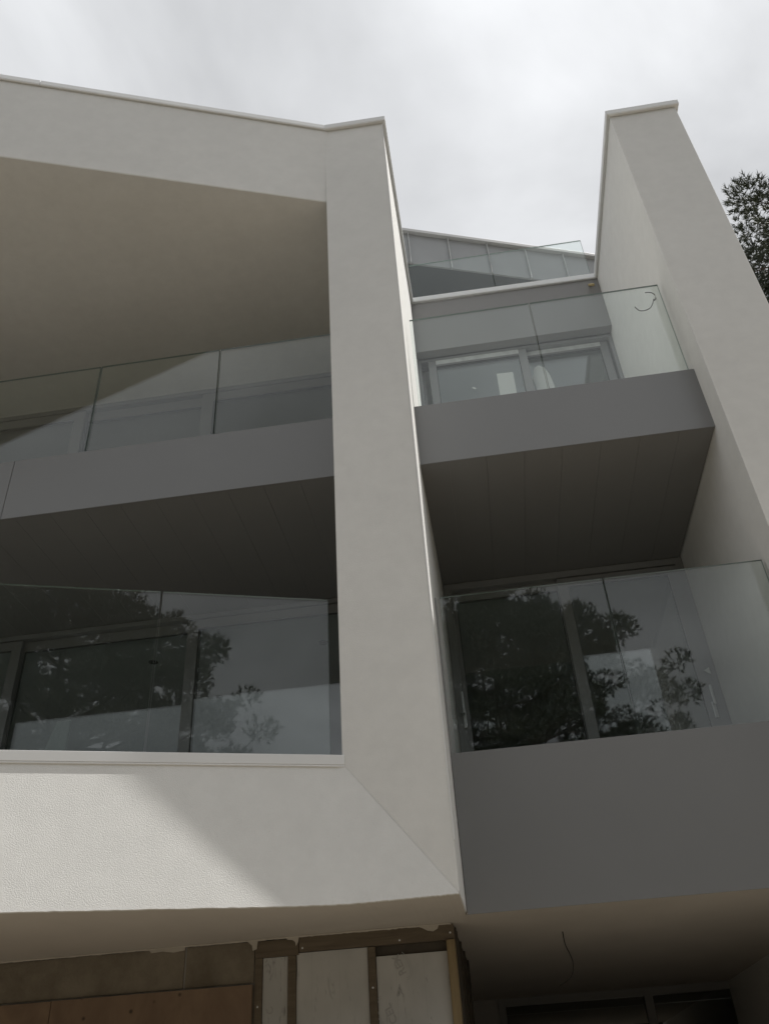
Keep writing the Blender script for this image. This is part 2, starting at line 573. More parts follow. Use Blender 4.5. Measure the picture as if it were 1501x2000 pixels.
def coping(path, zs, h, out, inn, max_len, parent, mat='coping', name='coping', labels=None, lip=True):
    O = offset_path(path, out)
    I = offset_path(path, -inn)
    LO = offset_path(path, out - 0.012)
    for i in range(len(path) - 1):
        ln = (Vector(path[i + 1]) - Vector(path[i])).length
        k = max(1, int(math.ceil(ln / max_len)))
        for j in range(k):
            a, b = j / k, (j + 1) / k
            g_ = 0.0025 / ln
            a2 = a + (g_ if j > 0 else 0.0004 / ln)
            b2 = b - (g_ if j < k - 1 else 0.0004 / ln)
            poly = [O[i].lerp(O[i + 1], a2), O[i].lerp(O[i + 1], b2), I[i].lerp(I[i + 1], b2), I[i].lerp(I[i + 1], a2)]
            za = zs[i] * (1 - a) + zs[i + 1] * a
            zb = zs[i] * (1 - b) + zs[i + 1] * b
            bm = bmesh.new()
            bm_prism(bm, [tuple(p) for p in poly], [za, zb, zb, za], [za + h, zb + h, zb + h, za + h])
            if lip:
                lo = offset_path(path, out - 0.010)
                p2 = [O[i].lerp(O[i + 1], a2) - (O[i] - LO[i]) * 0.15, O[i].lerp(O[i + 1], b2) - (O[i + 1] - LO[i + 1]) * 0.15,
                      lo[i].lerp(lo[i + 1], b2), lo[i].lerp(lo[i + 1], a2)]
                bm_prism(bm, [tuple(p) for p in p2], [za - LIP, zb - LIP, zb - LIP, za - LIP],
                         [za - 0.0005, zb - 0.0005, zb - 0.0005, za - 0.0005])
            link(name, fin(bm), mat, parent, bevel=0.002)


roof_path = [bl(LF), bl(0), (XR, 4.72), (XRB, 7.07), (X2B, 7.07), (X2F, 5.0), (2.725, 5.0), (2.725, 9.9)]
coping(roof_path, [8.222, 8.222, 8.21, 8.17, 8.135, 8.13, 8.13, 8.13], 0.062, 0.035, 0.24, 3.0, B, name='roof_coping')
# faint upstand of the roof edge behind the coping
prism('roof_upstand', [bl(LF, 0.30), bl(-0.3, 0.30), bl(-0.3, 0.32), bl(LF, 0.32)], 8.0, 8.345, 'coping', B)
coping([bl(LF), bl(0.012)], [1.664, 1.664], 0.058, 0.012, 0.24, 3.05, par, name='parapet_coping', lip=True)

# glass of the angled parapet
edges = [-6.75, -5.62, -4.49, -3.36, -2.23, -1.10, -0.05]
for a, b in zip(edges, edges[1:]):
    pane('glass_pane', bl(a + 0.006, 0.05), bl(b - 0.006, 0.05), 0.0175, 1.722, 2.775, 'glass', par)

# first-floor balcony (right bay) ----------------------------------------
slab1 = boxes('lower_balcony', [(-8.5, C0.x, 5.30, 9.9, 0.932, 1.045), (C0.x, XR + 0.002, 5.30, 9.9, 0.932, 0.9395),
                                (XR + 0.0021, 4.6, 5.27, 9.9, 0.930, 1.045)], 'basecoat', B)
slab1['label'] = 'rendered slab of the lower balcony seen from below'
box('fascia_panel', XR + 0.010, X2F - 0.004, 5.250, 5.256, 0.924, 1.855, 'grey', slab1, bevel=0.0012)
boxes('fascia_return', [(XR + 0.010, X2F - 0.004, 5.2565, 5.30, 1.845, 1.853)], 'grey', slab1)
for a, b in ((-0.165, 0.970), (0.982, 2.055)):
    pane('glass_pane', (a, 5.262), (b, 5.262), 0.0175, 1.6, 2.985, 'glass', slab1)

# second-floor balcony, both bays ----------------------------------------
slab2 = boxes('upper_balcony', [(-8.5, C0.x - 0.002, 5.285, 9.2, 4.212, 4.345), (XR, X2F - 0.002, 5.285, 9.2, 4.212, 4.345)], 'slab', B)
for a, b in ((-8.5, -6.705), (-6.70, -3.669), (-3.664, C0.x - 0.003), (XR + 0.0065, X2F + 0.002)):
    box('fascia_panel', a, b, 5.250, 5.256, 4.186, 4.803, 'grey', slab2, bevel=0.0012)
    boxes('fascia_return', [(a, b, 5.2565, 5.30, 4.79, 4.801)], 'grey', slab2)
x = -8.62
k = 0
bd = {}
while x < 2.2:
    a, b = x + 0.0009, x + 0.298 - 0.0009
    a2, b2 = a, b
    if a < XR + 0.008 < b: a2 = XR + 0.008
    if a < C0.x < b: b2 = C0.x - 0.003
    inside = (C0.x - 0.003 < a and b < XR + 0.008)
    if b > X2F: b2 = X2F - 0.001
    if not inside and b2 - a2 > 0.02:
        box('soffit_board', a2, b2, 5.262, 7.148, 4.190, 4.206, 'board', slab2)
    x += 0.298
for a, b in ((-7.565, -6.435), (-6.435, -5.305), (-5.305, -4.175), (-4.175, -3.045), (-3.045, -1.915), (-1.915, -0.83)):
    pane('glass_pane', (a + 0.006, 5.262), (b - 0.006, 5.262), 0.0175, 4.6, 5.835, 'glass', slab2)
for a, b in ((-0.165, 0.905), (0.917, 2.040)):
    pane('glass_pane', (a, 5.262), (b, 5.262), 0.0175, 4.6, 5.865, 'glass', slab2)

# top floor of the right bay: grey wall with deep window head
topw = box('top_floor_wall', XRB + 0.001, X2B - 0.001, 7.065, 7.185, 7.305, 8.135, 'greywall', B, bevel=0.003)

# roof deck of both blocks
boxes('roof_deck', [(-8.5, 2.7, 7.19, 12.5, 7.95, 8.1)], 'slab', B)

# roof terrace glass guard behind the coping
rail = boxes('roof_guard', [(XRB + 0.02, X2B - 0.02, 7.10, 7.16, 8.2, 8.232)], 'coping', B)
for a, b in ((XRB + 0.03, 0.872), (0.884, 2.04)):
    pane('glass_pane', (a, 7.12), (b, 7.12), 0.0175, 8.233, 8.955, 'glass', rail)

# penthouse roof ----------------------------------------------------------
PC = 7.80     # n . p of the penthouse front line


def pl(s, off=0.0):
    p = NB * (PC + off) + T * s
    return (p.x, p.y)


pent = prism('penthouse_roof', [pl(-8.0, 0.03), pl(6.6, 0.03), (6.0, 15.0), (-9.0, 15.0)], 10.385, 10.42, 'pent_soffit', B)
pent['label'] = 'dark soffit of the roof over the set-back top storey'
prism('roof_body', [pl(-7.95, 0.08), pl(6.55, 0.08), (5.9, 14.9), (-8.9, 14.9)], 10.42, 11.05, 'slab', pent)
s0 = 2.548 + 0.01
seams = []
s = s0 - 0.632 * 17
while s < 6.6:
    seams.append(s)
    s += 0.632
for a, b in zip(seams, seams[1:]):
    prism('zinc_panel', [pl(a + 0.004), pl(b - 0.004), pl(b - 0.004, 0.028), pl(a + 0.004, 0.028)], 10.375, 11.07, 'zinc', pent)
for a in seams:
    prism('zinc_seam', [pl(a - 0.006, -0.034), pl(a + 0.006, -0.034), pl(a + 0.0035, 0.02), pl(a - 0.0035, 0.02)], 10.365, 11.07, 'zincrib', pent)
prism('roof_trim', [pl(-8.0, -0.06), pl(6.62, -0.06), pl(6.62, 0.15), pl(-8.0, 0.15)], 11.0725, 11.135, 'trim', pent, bevel=0.004)
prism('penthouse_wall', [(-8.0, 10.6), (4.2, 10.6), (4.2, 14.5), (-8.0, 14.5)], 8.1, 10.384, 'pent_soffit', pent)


# ------------------------------------------------------------------ sliding doors
def ring(bm, x0, x1, z0, z1, w, y0, y1, wt=None, wb=None):
    """mitred rectangular frame; w side width, wt top width"""
    wt = w if wt is None else wt
    wb = w if wb is None else wb
    o = [(x0, z0), (x1, z0), (x1, z1), (x0, z1)]
    i = [(x0 + w, z0 + wb), (x1 - w, z0 + wb), (x1 - w, z1 - wt), (x0 + w, z1 - wt)]
    of = [bm.verts.new((a, y0, c)) for a, c in o]
    inf = [bm.verts.new((a, y0 + 0.006, c)) for a, c in i]
    ob = [bm.verts.new((a, y1, c)) for a, c in o]
    ib = [bm.verts.new((a, y1, c)) for a, c in i]
    for k in range(4):
        j = (k + 1) % 4
        bm.faces.new((of[k], of[j], inf[j], inf[k]))
        bm.faces.new((inf[k], inf[j], ib[j], ib[k]))
        bm.faces.new((of[j], of[k], ob[k], ob[j]))
        bm.faces.new((ob[j], ob[k], ib[k], ib[j]))


def sliding_door(x0, x1, y, z0, z1, sashes, fw, parent, sw=0.095, top_drop=0.02, handles=()):
    bm = bmesh.new()
    ring(bm, x0, x1, z0, z1, fw, y, y + 0.17, wt=fw * 0.9)
    # head track lines
    bm_box(bm, x0 + fw, x1 - fw, y + 0.075, y + 0.085, z1 - fw * 0.9 - 0.02, z1 - fw * 0.9)
    d = link('sliding_door', fin(bm), 'frame', parent, bevel=0.0015)
    for (a, b, dy) in sashes:
        bm = bmesh.new()
        zt = z1 - fw * 0.9 - top_drop
        ring(bm, a, b, z0 + fw, zt, sw, y + dy, y + dy + 0.055, wt=sw * 0.85)
        link('sash', fin(bm), 'frame', d, bevel=0.0015)
        boxes('gasket', [(a + sw - 0.001, b - sw + 0.001, y + dy + 0.0205, y + dy + 0.0215, zt - sw * 0.85 - 0.008, zt - sw * 0.85 + 0.002),
                         (a + sw - 0.002, a + sw + 0.006, y + dy + 0.0205, y + dy + 0.0215, z0 + fw, zt - sw * 0.85),
                         (b - sw - 0.006, b - sw + 0.002, y + dy + 0.0205, y + dy + 0.0215, z0 + fw, zt - sw * 0.85)], 'gasket', d)
        box('glass_pane', a + sw - 0.003, b - sw + 0.003, y + dy + 0.022, y + dy + 0.046, z0 + fw + sw - 0.003, zt - sw * 0.85 + 0.003, 'wglass', d)
    for (hx, hz, hh) in handles:
        boxes('handle', [(hx - 0.014, hx + 0.014, y - 0.008, y + 0.001, hz - hh * 0.55, hz),
                         (hx - 0.009, hx + 0.009, y - 0.05, y - 0.009, hz - hh * 0.12, hz - hh * 0.04),
                         (hx - 0.010, hx + 0.010, y - 0.062, y - 0.0505, hz - hh * 0.16, hz + hh * 0.5)], 'steel', d, bevel=0.003)
    return d


# lower left recess
xs = [-8.1, -6.28, -4.465, -2.652, -0.82]
sl = []
for i in range(4):
    sl.append((xs[i] - 0.052, xs[i + 1] + 0.052, 0.0 if i % 2 else 0.062))
sliding_door(-8.2, -0.81, YB, 1.05, 4.186, sl, 0.05, B, sw=0.104)
# upper left recess
xs = [-7.3, -5.765, -4.16, -2.625, -1.0]
sl = [(xs[i] - 0.065, xs[i + 1] + 0.065, 0.0 if i % 2 else 0.062) for i in range(4)]
sliding_door(-7.4, -0.81, 6.93, 4.346, 7.050, sl, 0.06, B, sw=0.13, top_drop=0.025)
boxes('door_cheek', [(-8.5, -7.402, 6.93, 7.1, 4.346, 7.05)], 'render', B)
# lower right
sliding_door(XRB + 0.003, X2B - 0.003, YB, 1.05, 4.186, [(-0.165, 0.99, 0.062), (0.90, 2.02, 0.0)], 0.07, B, sw=0.095,
             top_drop=0.02, handles=((-0.115, 2.90, 0.30), (1.985, 2.74, 0.26)))
# top right, left leaf pushed a little open
dtr = sliding_door(XRB + 0.003, X2B - 0.003, 7.20, 4.346, 7.304, [(-0.06, 1.09, 0.0), (0.99, 2.035, 0.062)], 0.035, B, sw=0.09,
                   top_drop=0.012)

# sky reflection on the top rails painted as pale film strips, wall channel of the upper guard
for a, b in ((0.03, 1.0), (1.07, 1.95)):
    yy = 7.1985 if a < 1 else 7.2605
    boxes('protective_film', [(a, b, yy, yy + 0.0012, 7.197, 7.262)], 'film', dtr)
boxes('wall_channel', [(XR + 0.008, XR + 0.020, 5.258, 5.284, 1.86, 2.986)], 'frame', slab1)


# rooms behind the glass (open towards the glass)
def room(x0, x1, y0, y1, z0, z1, mat='ceil'):
    w = 0.06
    bm = bmesh.new()
    bm_box(bm, x0, x1, y0, y1, z1, z1 + 0.02)
    bm_box(bm, x0, x1, y1, y1 + w, z0, z1)
    bm_box(bm, x0 - w, x0, y0, y1, z0, z1)
    bm_box(bm, x1, x1 + w, y0, y1, z0, z1)
    bm_box(bm, x0, x1, y0, y1, z0 - 0.02, z0, 1)
    return link('interior_room', fin(bm), [mat, 'intfloor'], B)


r1_ = room(-8.4, -0.9, 7.33, 12.2, 1.07, 4.188)
room(-0.15, 2.03, 7.33, 11.8, 1.07, 4.188)
room(-8.4, -0.9, 7.12, 12.2, 4.37, 7.045)
room(-0.12, 2.05, 7.38, 11.8, 4.37, 7.30)


def disc(name, x, y, z, r, h, mat, parent):
    bm = bmesh.new()
    bm_prism(bm, [(x + r * math.cos(a * math.pi / 8), y + r * math.sin(a * math.pi / 8)) for a in range(16)], z, z + h)
    return link(name, fin(bm), mat, parent)


for xx in (-5.25, -3.40, -1.53):
    disc('downlight', xx, 8.05, 4.180, 0.05, 0.0075, 'dark', r1_)
boxes('rear_wall', [(-8.5, 2.7, 12.3, 12.5, GZ, 7.94)], 'render', B)

# ------------------------------------------------------------------ unfinished ground floor
bw = box('block_wall', -8.5, -1.49, 5.512, 5.75, GZ, 0.929, 'slab', B)
bw['label'] = 'unfinished blockwork of the ground floor'
rnd = random.Random(3)
blocks = []
for ci, (z0, z1) in enumerate([(0.705, 0.926), (0.475, 0.695), (0.245, 0.465)]):
    xx = -1.492
    first = True
    while xx > -8.4:
        ln = 0.418 if first and ci % 2 == 0 else 0.44 * (1.0 if not first else 0.5)
        if ci == 0:
            ln = 0.418 if first else 1.85
        first = False
        box('concrete_block', xx - ln, xx, 5.500 + rnd.uniform(0, 0.006), 5.545, z0, z1 + (0 if ci else rnd.uniform(-0.004, 0.0)), 'block', bw, bevel=0.004)
        xx -= ln + 0.012
x0 = -1.496
for i in range(6):
    box('plywood_sheet', x0 - 1.216, x0, 5.478, 5.494, GZ, 0.693 + rnd.uniform(-0.002, 0.002), 'osb', bw)
    x0 -= 1.22

sw_ = boxes('stud_wall', [(-1.485, -0.30, 5.585, 5.61, GZ, 0.925)], 'sheath', B)
sw_['label'] = 'open timber stud wall filled with silver-grey insulation boards'
boxes('top_plate', [(-1.488, -1.225, 5.498, 5.58, 0.832, 0.922)], 'plate', sw_, bevel=0.002)
boxes('top_plate', [(-1.221, -0.298, 5.492, 5.58, 0.845, 0.926)], 'plate', sw_, bevel=0.002)
for (a, b, f, mt) in ((-1.487, -1.443, 5.500, 'plate'), (-1.289, -1.241, 5.500, 'plate'), (-0.812, -0.768, 5.500, 'plate'), (-0.346, -0.298, 5.478, 'stud')):
    box('stud', a, b, f, 5.583, GZ, 0.831 if a < -1.23 else 0.842, mt, sw_, bevel=0.002)
boxes('blocking', [(-0.767, -0.347, 5.53, 5.58, 0.79, 0.8435)], 'sheath', sw_)


def board(x0, x1, zt, seed, rag):
    r = random.Random(seed)
    n = 26
    zb = GZ + 0.1
    left = [(x0 + (r.uniform(-rag, rag) if i % 1 == 0 else 0), zb + (zt - zb) * i / n) for i in range(n + 1)]
    right = [(x1 + r.uniform(-rag * 0.3, rag * 0.3), zb + (zt - zb) * i / n) for i in range(n, -1, -1)]
    pts = left + right
    bm = bmesh.new()
    f = [bm.verts.new((p[0], 5.512, p[1])) for p in pts]
    b = [bm.verts.new((p[0], 5.58, p[1])) for p in pts]
    bm.faces.new(f)
    bm.faces.new(b[::-1])
    for i in range(len(pts)):
        j = (i + 1) % len(pts)
        bm.faces.new((f[i], b[i], b[j], f[j]))
    return link('insulation_board', fin(bm), 'foil', sw_)


board(-1.440, -1.292, 0.830, 1, 0.0006)
board(-1.238, -0.815, 0.842, 2, 0.003)
board(-0.765, -0.349, 0.788, 4, 0.0006)
for (xx, zz, yy) in ((-1.466, 0.58, 5.4985), (-1.20, 0.865, 5.4915), (-0.32, 0.88, 5.4915), (-0.79, 0.63, 5.4985), (-0.62, 0.862, 5.4915), (-1.265, 0.47, 5.4985)):
    bm = bmesh.new()
    c = Vector((xx, yy, zz))
    vs2 = [bm.verts.new((c.x + 0.006 * math.cos(k * math.pi / 4), yy, c.z + 0.006 * math.sin(k * math.pi / 4))) for k in range(8)]
    cc = bm.verts.new((c.x, yy - 0.0025, c.z))
    for k in range(8):
        bm.faces.new((vs2[k], vs2[(k + 1) % 8], cc))
    link('screw_head', fin(bm), 'steel', sw_)


# mortar smears along the top of the ground-floor wall
def smear(pts, y, name='mortar_smear', parent=None):
    bm = bmesh.new()
    f = [bm.verts.new((a, y, c)) for a, c in pts]
    b = [bm.verts.new((a, y + 0.004, c)) for a, c in pts]
    bm.faces.new(f)
    bm.faces.new(b[::-1])
    for i in range(len(pts)):
        j = (i + 1) % len(pts)
        bm.faces.new((f[i], b[i], b[j], f[j]))
    return link(name, fin(bm), 'smear', parent)


smear([(-1.30, 0.929), (-1.22, 0.929), (-1.224, 0.90), (-1.238, 0.878), (-1.243, 0.9), (-1.26, 0.912), (-1.29, 0.916)], 5.487, parent=sw_)
smear([(-0.52, 0.929), (-0.38, 0.929), (-0.392, 0.905), (-0.418, 0.893), (-0.45, 0.899), (-0.48, 0.915)], 5.4865, parent=sw_)
smear([(-2.15, 0.929), (-1.92, 0.929), (-1.922, 0.908), (-1.99, 0.901), (-2.06, 0.912), (-2.13, 0.908)], 5.494, parent=bw)
smear([(-1.54, 0.929), (-1.47, 0.929), (-1.476, 0.88), (-1.50, 0.872), (-1.505, 0.90)], 5.4865, parent=bw)
# ragged foot of the plaster where it meets the wall
bm = bmesh.new()
prev = None
for i in range(420):
    xx = -8.4 + i * (8.4 - 0.31) / 419
    z = 0.9285 - 0.003 - 0.0035 * abs(math.sin(i * 1.7) * math.sin(i * 0.37 + 1)) - rnd.uniform(0, 0.003)
    a = bm.verts.new((xx, 5.4855, 0.9310)); b = bm.verts.new((xx, 5.487, z))
    if prev: bm.faces.new((prev[0], prev[1], b, a))
    prev = (a, b)
link('plaster_edge', fin(bm), 'smear', bw)

# printed marks on the right-hand insulation board
def text_outline(txt, size, loc, rot_deg, parent):
    cu = bpy.data.curves.new('txt', 'FONT')
    cu.body = txt
    cu.size = size
    cu.fill_mode = 'NONE' if hasattr(cu, 'fill_mode') and 'NONE' in [e.identifier for e in cu.bl_rna.properties['fill_mode'].enum_items] else 'FRONT'
    cu.bevel_depth = 0.0009
    cu.bevel_resolution = 0
    to = bpy.data.objects.new('tmp', cu)
    COL.objects.link(to)
    me = bpy.data.meshes.new_from_object(to)
    bpy.data.objects.remove(to)
    mat = Matrix.Translation(loc) @ Matrix.Rotation(math.radians(rot_deg), 4, 'Y') @ Matrix.Rotation(math.radians(90), 4, 'X')
    me.transform(mat)
    me.materials.clear()
    return link('printed_mark', me, 'ink', parent)


def arc(cx, cz, rx, rz, rot, a0, a1, w, y, parent, name='printed_mark'):
    bm = bmesh.new()
    prev = None
    n = 28
    for off in (0.0, w * 2.6):
        prev = None
        for i in range(n + 1):
            a = math.radians(a0 + (a1 - a0) * i / n)
            p = []
            for q in (off - w * 0.35, off + w * 0.35):
                ex, ez = (rx + q) * math.cos(a), (rz + q) * math.sin(a)
                cr, sr = math.cos(rot), math.sin(rot)
                p.append(bm.verts.new((cx + ex * cr - ez * sr, y, cz + ex * sr + ez * cr)))
            if prev: bm.faces.new((prev[0], prev[1], p[1], p[0]))
            prev = p
    return link(name, fin(bm), 'ink', parent)


text_outline('REX', 0.062, (-0.592, 5.5108, 0.690), -113, sw_)
arc(-0.622, 0.735, 0.075, 0.04, math.radians(-62), -15, 130, 0.004, 5.5112, sw_)
text_outline('CEL', 0.062, (-0.658, 5.5108, 0.452), -113, sw_)
arc(-0.715, 0.495, 0.085, 0.045, math.radians(-62), 165, 325, 0.004, 5.5112, sw_)
text_outline('C', 0.055, (-1.37, 5.5108, 0.545), -113, sw_)

# dark return of the ground-floor wall, deep glazed wall behind
rw = boxes('return_wall', [(-0.60, -0.302, 5.62, 7.0, GZ, 0.927)], 'sheath', B)
for i, (ya, yb) in enumerate(((5.50, 5.545), (5.70, 5.74), (6.1, 6.14), (6.5, 6.54), (6.94, 6.995))):
    box('stud', -0.3015 if i else -0.2975, -0.290, ya + (0.085 if i == 0 else 0), yb + (0.085 if i == 0 else 0), GZ, 0.92, 'sheath', rw)
dw = boxes('deep_wall', [(-8.4, -0.16, 9.80, 9.9, GZ, 0.93)], 'slab', B)
wf = boxes('ground_floor_window', [(-0.16, -0.09, 9.78, 9.88, GZ, 0.929), (-0.089, 4.5, 9.78, 9.88, 0.86, 0.929),
                                   (1.26, 1.34, 9.775, 9.88, GZ, 0.8595), (2.8, 2.88, 9.775, 9.88, GZ, 0.8595)], 'board', B)
for a, b in ((-0.088, 1.258), (1.342, 2.798), (2.882, 4.5)):
    box('glass_pane', a, b, 9.82, 9.84, GZ, 0.859, 'deepglass', wf)
boxes('interior_back', [(-0.2, 4.6, 11.5, 11.6, GZ, 0.92), (-0.3, -0.2, 9.9, 11.6, GZ, 0.92), (4.6, 4.7, 9.9, 11.6, GZ, 0.92),
                        (-0.3, 4.7, 9.905, 11.6, 0.93, 1.0)], 'dark', wf)


# ------------------------------------------------------------------ loose things
def top(o, label, cat, **k):
    return tag(o, label, cat, **k)


o = tube('loose_cable', [(2.0, 5.5, 6.045), (2.055, 5.5, 6.032), (2.081, 5.5, 5.985), (2.074, 5.5, 5.945), (2.058, 5.5, 5.925), (2.056, 5.5, 5.943),
                         (2.034, 5.5, 5.890), (2.004, 5.5, 5.840), (1.965, 5.5, 5.818), (1.927, 5.5, 5.812), (1.894, 5.5, 5.828), (1.872, 5.5, 5.877)], 0.0045, 'cable')
top(o, 'grey cable tail poking out of the white fin wall behind the upper glass guard', 'cable')
o = tube('loose_cable', [(0.364, 6.13, 0.935), (0.367, 6.13, 0.856), (0.385, 6.13, 0.804), (0.397, 6.13, 0.757), (0.393, 6.13, 0.714),
                         (0.372, 6.13, 0.673), (0.336, 6.13, 0.647), (0.292, 6.13, 0.631)], 0.0035, 'cabled')
top(o, 'thin dark cable hanging in a curve from the soffit under the lower balcony', 'cable')
o = tube('timber_peg', [(1.972, 7.075, 8.045), (1.984, 7.02, 7.985), (1.993, 6.97, 7.92)], 0.017, 'peg', sides=6)
top(o, 'short pale timber peg stuck under the white roof coping beside the fin wall', 'peg')
# protective papers stuck on the inside of the top-floor door


def sheet(name, pts, y, mat, label, cat):
    bm = bmesh.new()
    f = [bm.verts.new((a, y + 0.004 * math.sin(a * 30), c)) for a, c in pts]
    b = [bm.verts.new((a, y + 0.002 + 0.004 * math.sin(a * 30), c)) for a, c in pts]
    bm.faces.new(f)
    bm.faces.new(b[::-1])
    for i in range(len(pts)):
        j = (i + 1) % len(pts)
        bm.faces.new((f[i], b[i], b[j], f[j]))
    return top(link(name, fin(bm), mat), label, cat)


sheet('paper_sheet', [(0.70, 6.30), (0.89, 6.30), (0.893, 6.932), (0.705, 6.938)], 7.2145, 'paper',
      'white rectangular sheet taped to the left top-floor sliding door pane', 'paper sheet')
sheet('protective_sheet', [(1.335, 6.30), (1.333, 6.6), (1.328, 6.71), (1.306, 6.88), (1.267, 6.99), (1.203, 7.03), (1.15, 7.008), (1.135, 6.955),
                           (1.108, 6.85), (1.118, 6.76), (1.128, 6.60), (1.128, 6.30)], 7.2765, 'paper',
      'white round-topped protective sheet stuck to the right top-floor sliding door pane', 'paper sheet')
sheet('torn_label', [(0.40, 6.765), (0.425, 6.78), (0.44, 6.768), (0.462, 6.752), (0.44, 6.75), (0.435, 6.735), (0.42, 6.75)], 7.2145, 'paper',
      'tiny torn white label on the left top-floor door glass', 'label')
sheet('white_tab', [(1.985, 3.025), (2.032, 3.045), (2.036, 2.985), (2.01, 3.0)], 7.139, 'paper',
      'small white triangular tab on the right stile of the lower right sliding door', 'tab')  # flat white triangle just in front of the stile
# pale board leaning inside the lower left room
bm = bmesh.new()
pts = [(-4.42, 2.2), (-3.98, 2.2), (-3.985, 3.40), (-4.12, 3.40)]
f = [bm.verts.new((a, 7.50 + (c - 2.2) * 0.05, c)) for a, c in pts]
b = [bm.verts.new((a, 7.53 + (c - 2.2) * 0.05, c)) for a, c in pts]
bm.faces.new(f); bm.faces.new(b[::-1])
for i in range(4):
    j = (i + 1) % 4
    bm.faces.new((f[i], b[i], b[j], f[j]))
# stands on the room floor
bm_box(bm, -4.40, -4.0, 7.50, 7.53, 1.072, 2.199)
top(link('plaster_panel', fin(bm), 'paper'), 'pale plasterboard panel standing inside the lower left window', 'panel')


# ------------------------------------------------------------------ pines
def pine(name, label, base, H, prof, seed, n_limb, clump_r, tufts, blades, blen, bw, h_low, group=None, lean=(0, 0), sub=4):
    rs = np.random.RandomState(seed)
    root = bpy.data.objects.new(name, None)
    root.location = base
    COL.objects.link(root)
    tag(root, label, 'pine tree', group)
    bx, by, bz = base
    zs_, rs_ = zip(*prof)

    def rad(h):
        return float(np.interp(h, zs_, rs_))

    def axis(h):
        f = h / H
        return np.array([bx + lean[0] * f + 0.25 * math.sin(f * 5 + seed), by + lean[1] * f + 0.2 * math.cos(f * 4 + seed), bz + h])

    verts, faces = [], []

    def taper(points, r0, r1, sides=6):
        pts = [np.array(p) for p in points]
        base_i = len(verts)
        for i, p in enumerate(pts):
            d = pts[min(i + 1, len(pts) - 1)] - pts[max(i - 1, 0)]
            d = d / (np.linalg.norm(d) + 1e-9)
            u = np.cross(d, [0.3, 0.2, 0.93]); u /= (np.linalg.norm(u) + 1e-9)
            v = np.cross(d, u)
            r = r0 + (r1 - r0) * i / (len(pts) - 1)
            for k in range(sides):
                a = 2 * math.pi * k / sides
                verts.append(tuple(p + (u * math.cos(a) + v * math.sin(a)) * r))
        for i in range(len(pts) - 1):
            for k in range(sides):
                a = base_i + i * sides + k; b = base_i + i * sides + (k + 1) % sides
                faces.append((a, b, b + sides, a + sides))

    taper([axis(H * 0.97 * i / 14) for i in range(15)], 0.016 * H + 0.1, 0.04, 10)
    clumps = []
    for i in range(n_limb):
        f = (i + rs.uniform(0, 1)) / n_limb
        h = h_low + (H * 0.99 - h_low) * f ** 0.85
        r = rad(h) * rs.uniform(0.72, 1.05)
        az = i * 2.399 + rs.uniform(-0.5, 0.5)
        p0 = axis(h - 0.30 * r)
        d = np.array([math.cos(az), math.sin(az), 0])
        rise = 0.30 * r
        pts = []
        wob = rs.uniform(-0.25, 0.25)
        for k in range(6):
            g_ = k / 5
            sid = np.array([-d[1], d[0], 0]) * wob * math.sin(g_ * 3) * r * 0.3
            pts.append(p0 + d * r * g_ + sid + np.array([0, 0, rise * (g_ ** 1.6)]))
        taper(pts, 0.02 + 0.016 * r, 0.012, 5)
        clumps.append((pts[-1], clump_r * rs.uniform(0.7, 1.1)))
        for q in range(sub):
            g_ = rs.uniform(0.35, 0.97)
            k = min(int(g_ * 5), 4)
            a = pts[k] + (pts[k + 1] - pts[k]) * (g_ * 5 - k)
            az2 = az + rs.choice([-1, 1]) * rs.uniform(0.4, 1.2)
            ln = r * rs.uniform(0.16, 0.36) + 0.15
            e = a + np.array([math.cos(az2) * ln, math.sin(az2) * ln, rs.uniform(0.05, 0.5) * ln + 0.1])
            m = (a + e) / 2 + np.array([0, 0, -0.05 * ln])
            taper([a, m, e], 0.02, 0.007, 4)
            clumps.append((e, clump_r * rs.uniform(0.55, 1.0)))
            # bare twigs
            for z in range(2):
                e2 = a + np.array([rs.uniform(-1, 1), rs.uniform(-1, 1), rs.uniform(-0.2, 0.7)]) * 0.55 * clump_r
                taper([a, e2], 0.009, 0.003, 3)
    me = bpy.data.meshes.new('mesh')
    me.from_pydata(verts, [], faces)
    link('trunk', me, 'brownbark', root, smooth=True)
    # needles
    allv = []
    for (c, r) in clumps:
        n = max(6, int(tufts * (r / clump_r) ** 2))
        # points in a flattened ellipsoid, denser near the upper shell
        d = rs.normal(size=(n, 3)); d /= np.linalg.norm(d, axis=1)[:, None]
        rr = rs.uniform(0.35, 1.0, n) ** 0.6
        p = c + d * rr[:, None] * np.array([r, r, r * 0.62]) + np.array([0, 0, 0.1 * r])
        ax = d * np.array([0.8, 0.8, 0.6]) + np.array([0, 0, 0.55]) + rs.normal(scale=0.25, size=(n, 3))
        ax /= np.linalg.norm(ax, axis=1)[:, None]
        P = np.repeat(p, blades, 0)
        A = np.repeat(ax, blades, 0)
        D = A + rs.normal(scale=0.55, size=A.shape)
        D /= np.linalg.norm(D, axis=1)[:, None]
        Sd = np.cross(D, rs.normal(size=D.shape)); Sd /= np.linalg.norm(Sd, axis=1)[:, None]
        ll = blen * rs.uniform(0.7, 1.25, len(P))[:, None]
        st = P + A * rs.uniform(-0.35, 0.35, len(P))[:, None] * blen
        allv.append(np.stack([st - Sd * bw * 0.5, st + Sd * bw * 0.5, st + D * ll], 1))
    V = np.concatenate(allv).reshape(-1, 3)
    n = len(V) // 3
    me = bpy.data.meshes.new('mesh')
    me.vertices.add(len(V)); me.loops.add(len(V)); me.polygons.add(n)
    me.vertices.foreach_set('co', V.ravel())
    me.loops.foreach_set('vertex_index', np.arange(len(V), dtype=np.int32))
    me.polygons.foreach_set('loop_start', np.arange(0, len(V), 3, dtype=np.int32))
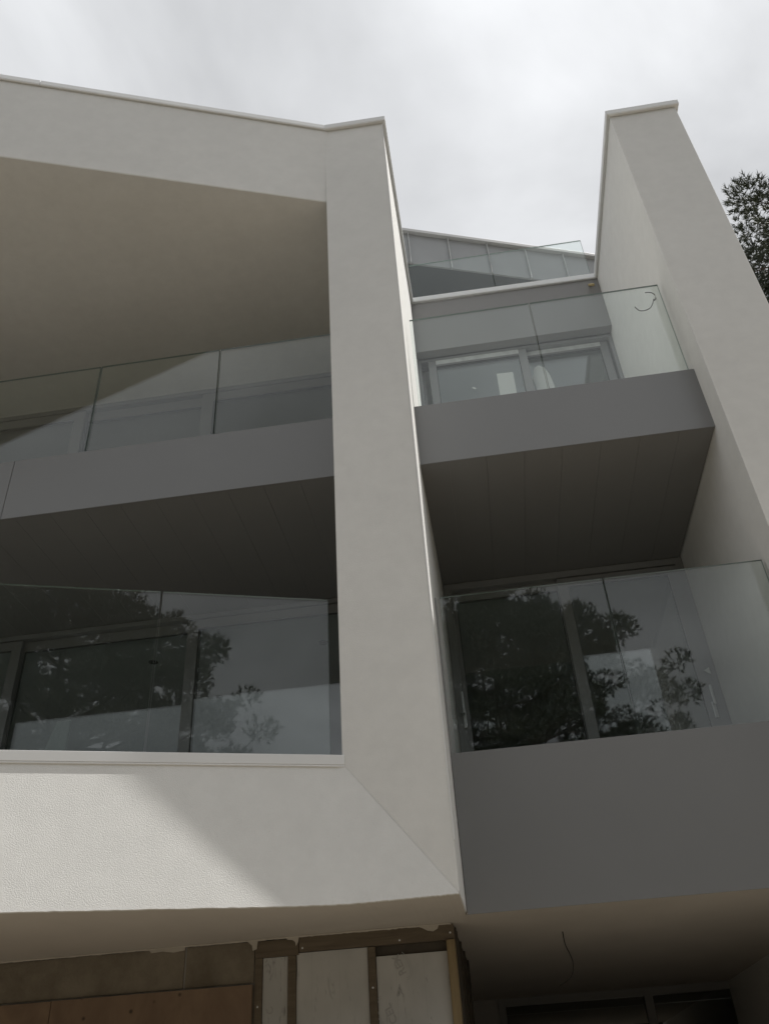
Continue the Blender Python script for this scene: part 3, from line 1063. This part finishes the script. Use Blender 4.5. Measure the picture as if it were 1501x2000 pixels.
    me.polygons.foreach_set('loop_total', np.full(n, 3, dtype=np.int32))
    me.update()
    me.validate()
    link('crown', me, 'needle', root)
    return root


# the pine mirrored in the lower glass stands behind the viewer
pine('pine_tree', 'large dark pine mirrored in the glass guards of the lower balcony and terrace', (0.7, -15.0, GZ), 15.3,
     [(0, 2), (5, 4.4), (9, 5.2), (11.8, 4.6), (13.4, 3.2), (14.8, 1.9), (15.3, 0.9)], 11, 118, 0.62, 120, 11, 0.14, 0.022, 4.5, sub=5)
pine('pine_tree', 'dark pine whose ragged crown rises behind the right-hand fin wall', (10.3, 12.6, GZ), 16.6,
     [(0, 2), (8, 5.0), (13, 5.1), (15.0, 4.6), (16.1, 3.5), (16.6, 1.7)], 23, 130, 0.70, 165, 15, 0.11, 0.017, 8.5, sub=5)
pine('pine_tree', 'small distant pine mirrored at the right end of the terrace glass', (13.2, -16.5, GZ), 13.2,
     [(0, 1.5), (5, 3.4), (9, 2.8), (12, 1.6), (13.2, 0.4)], 31, 46, 0.6, 50, 8, 0.22, 0.05, 3.0)


# unseen evergreens added behind the viewer to block low sky light: one built, the rest copied
def copy_tree(root, loc, rz, sc):
    r = root.copy()
    COL.objects.link(r)
    for ch in root.children:
        c = ch.copy()
        COL.objects.link(c)
        c.parent = r
        c.matrix_parent_inverse = ch.matrix_parent_inverse.copy()
    r.location = loc
    r.rotation_euler.z = rz
    r.scale = (sc, sc, sc)
    return r


row = [(-17.0, -11.5, 0.97), (-11.5, -12.6, 1.05), (-6.2, -11.8, 0.93), (-0.6, -12.4, 0.88), (5.0, -11.7, 0.92), (10.6, -12.3, 1.0), (16.4, -11.2, 1.04)]
spots = ['leftmost bushy evergreen of the dark row along the garden edge', 'second bushy evergreen from the left end of the garden row',
         'third bushy evergreen from the left, left of the large pine', 'smallest bushy evergreen, standing in front of the large pine',
         'bushy evergreen just right of the large pine in the garden row', 'second bushy evergreen from the right end of the garden row',
         'rightmost bushy evergreen of the dark row along the garden edge']
first = pine('evergreen_tree', spots[0], (row[0][0], row[0][1], GZ), 6.6,
             [(0, 2.6), (2, 3.2), (4, 3.0), (5.6, 2.0), (6.6, 0.6)], 47, 60, 0.75, 60, 6, 0.3, 0.12, 1.0, group='evergreen trees along the garden edge', sub=4)
for i, (x, y, sc) in enumerate(row[1:]):
    copy_tree(first, (x, y, GZ), 1.3 * (i + 1), sc * 1.2)['label'] = spots[i + 1]
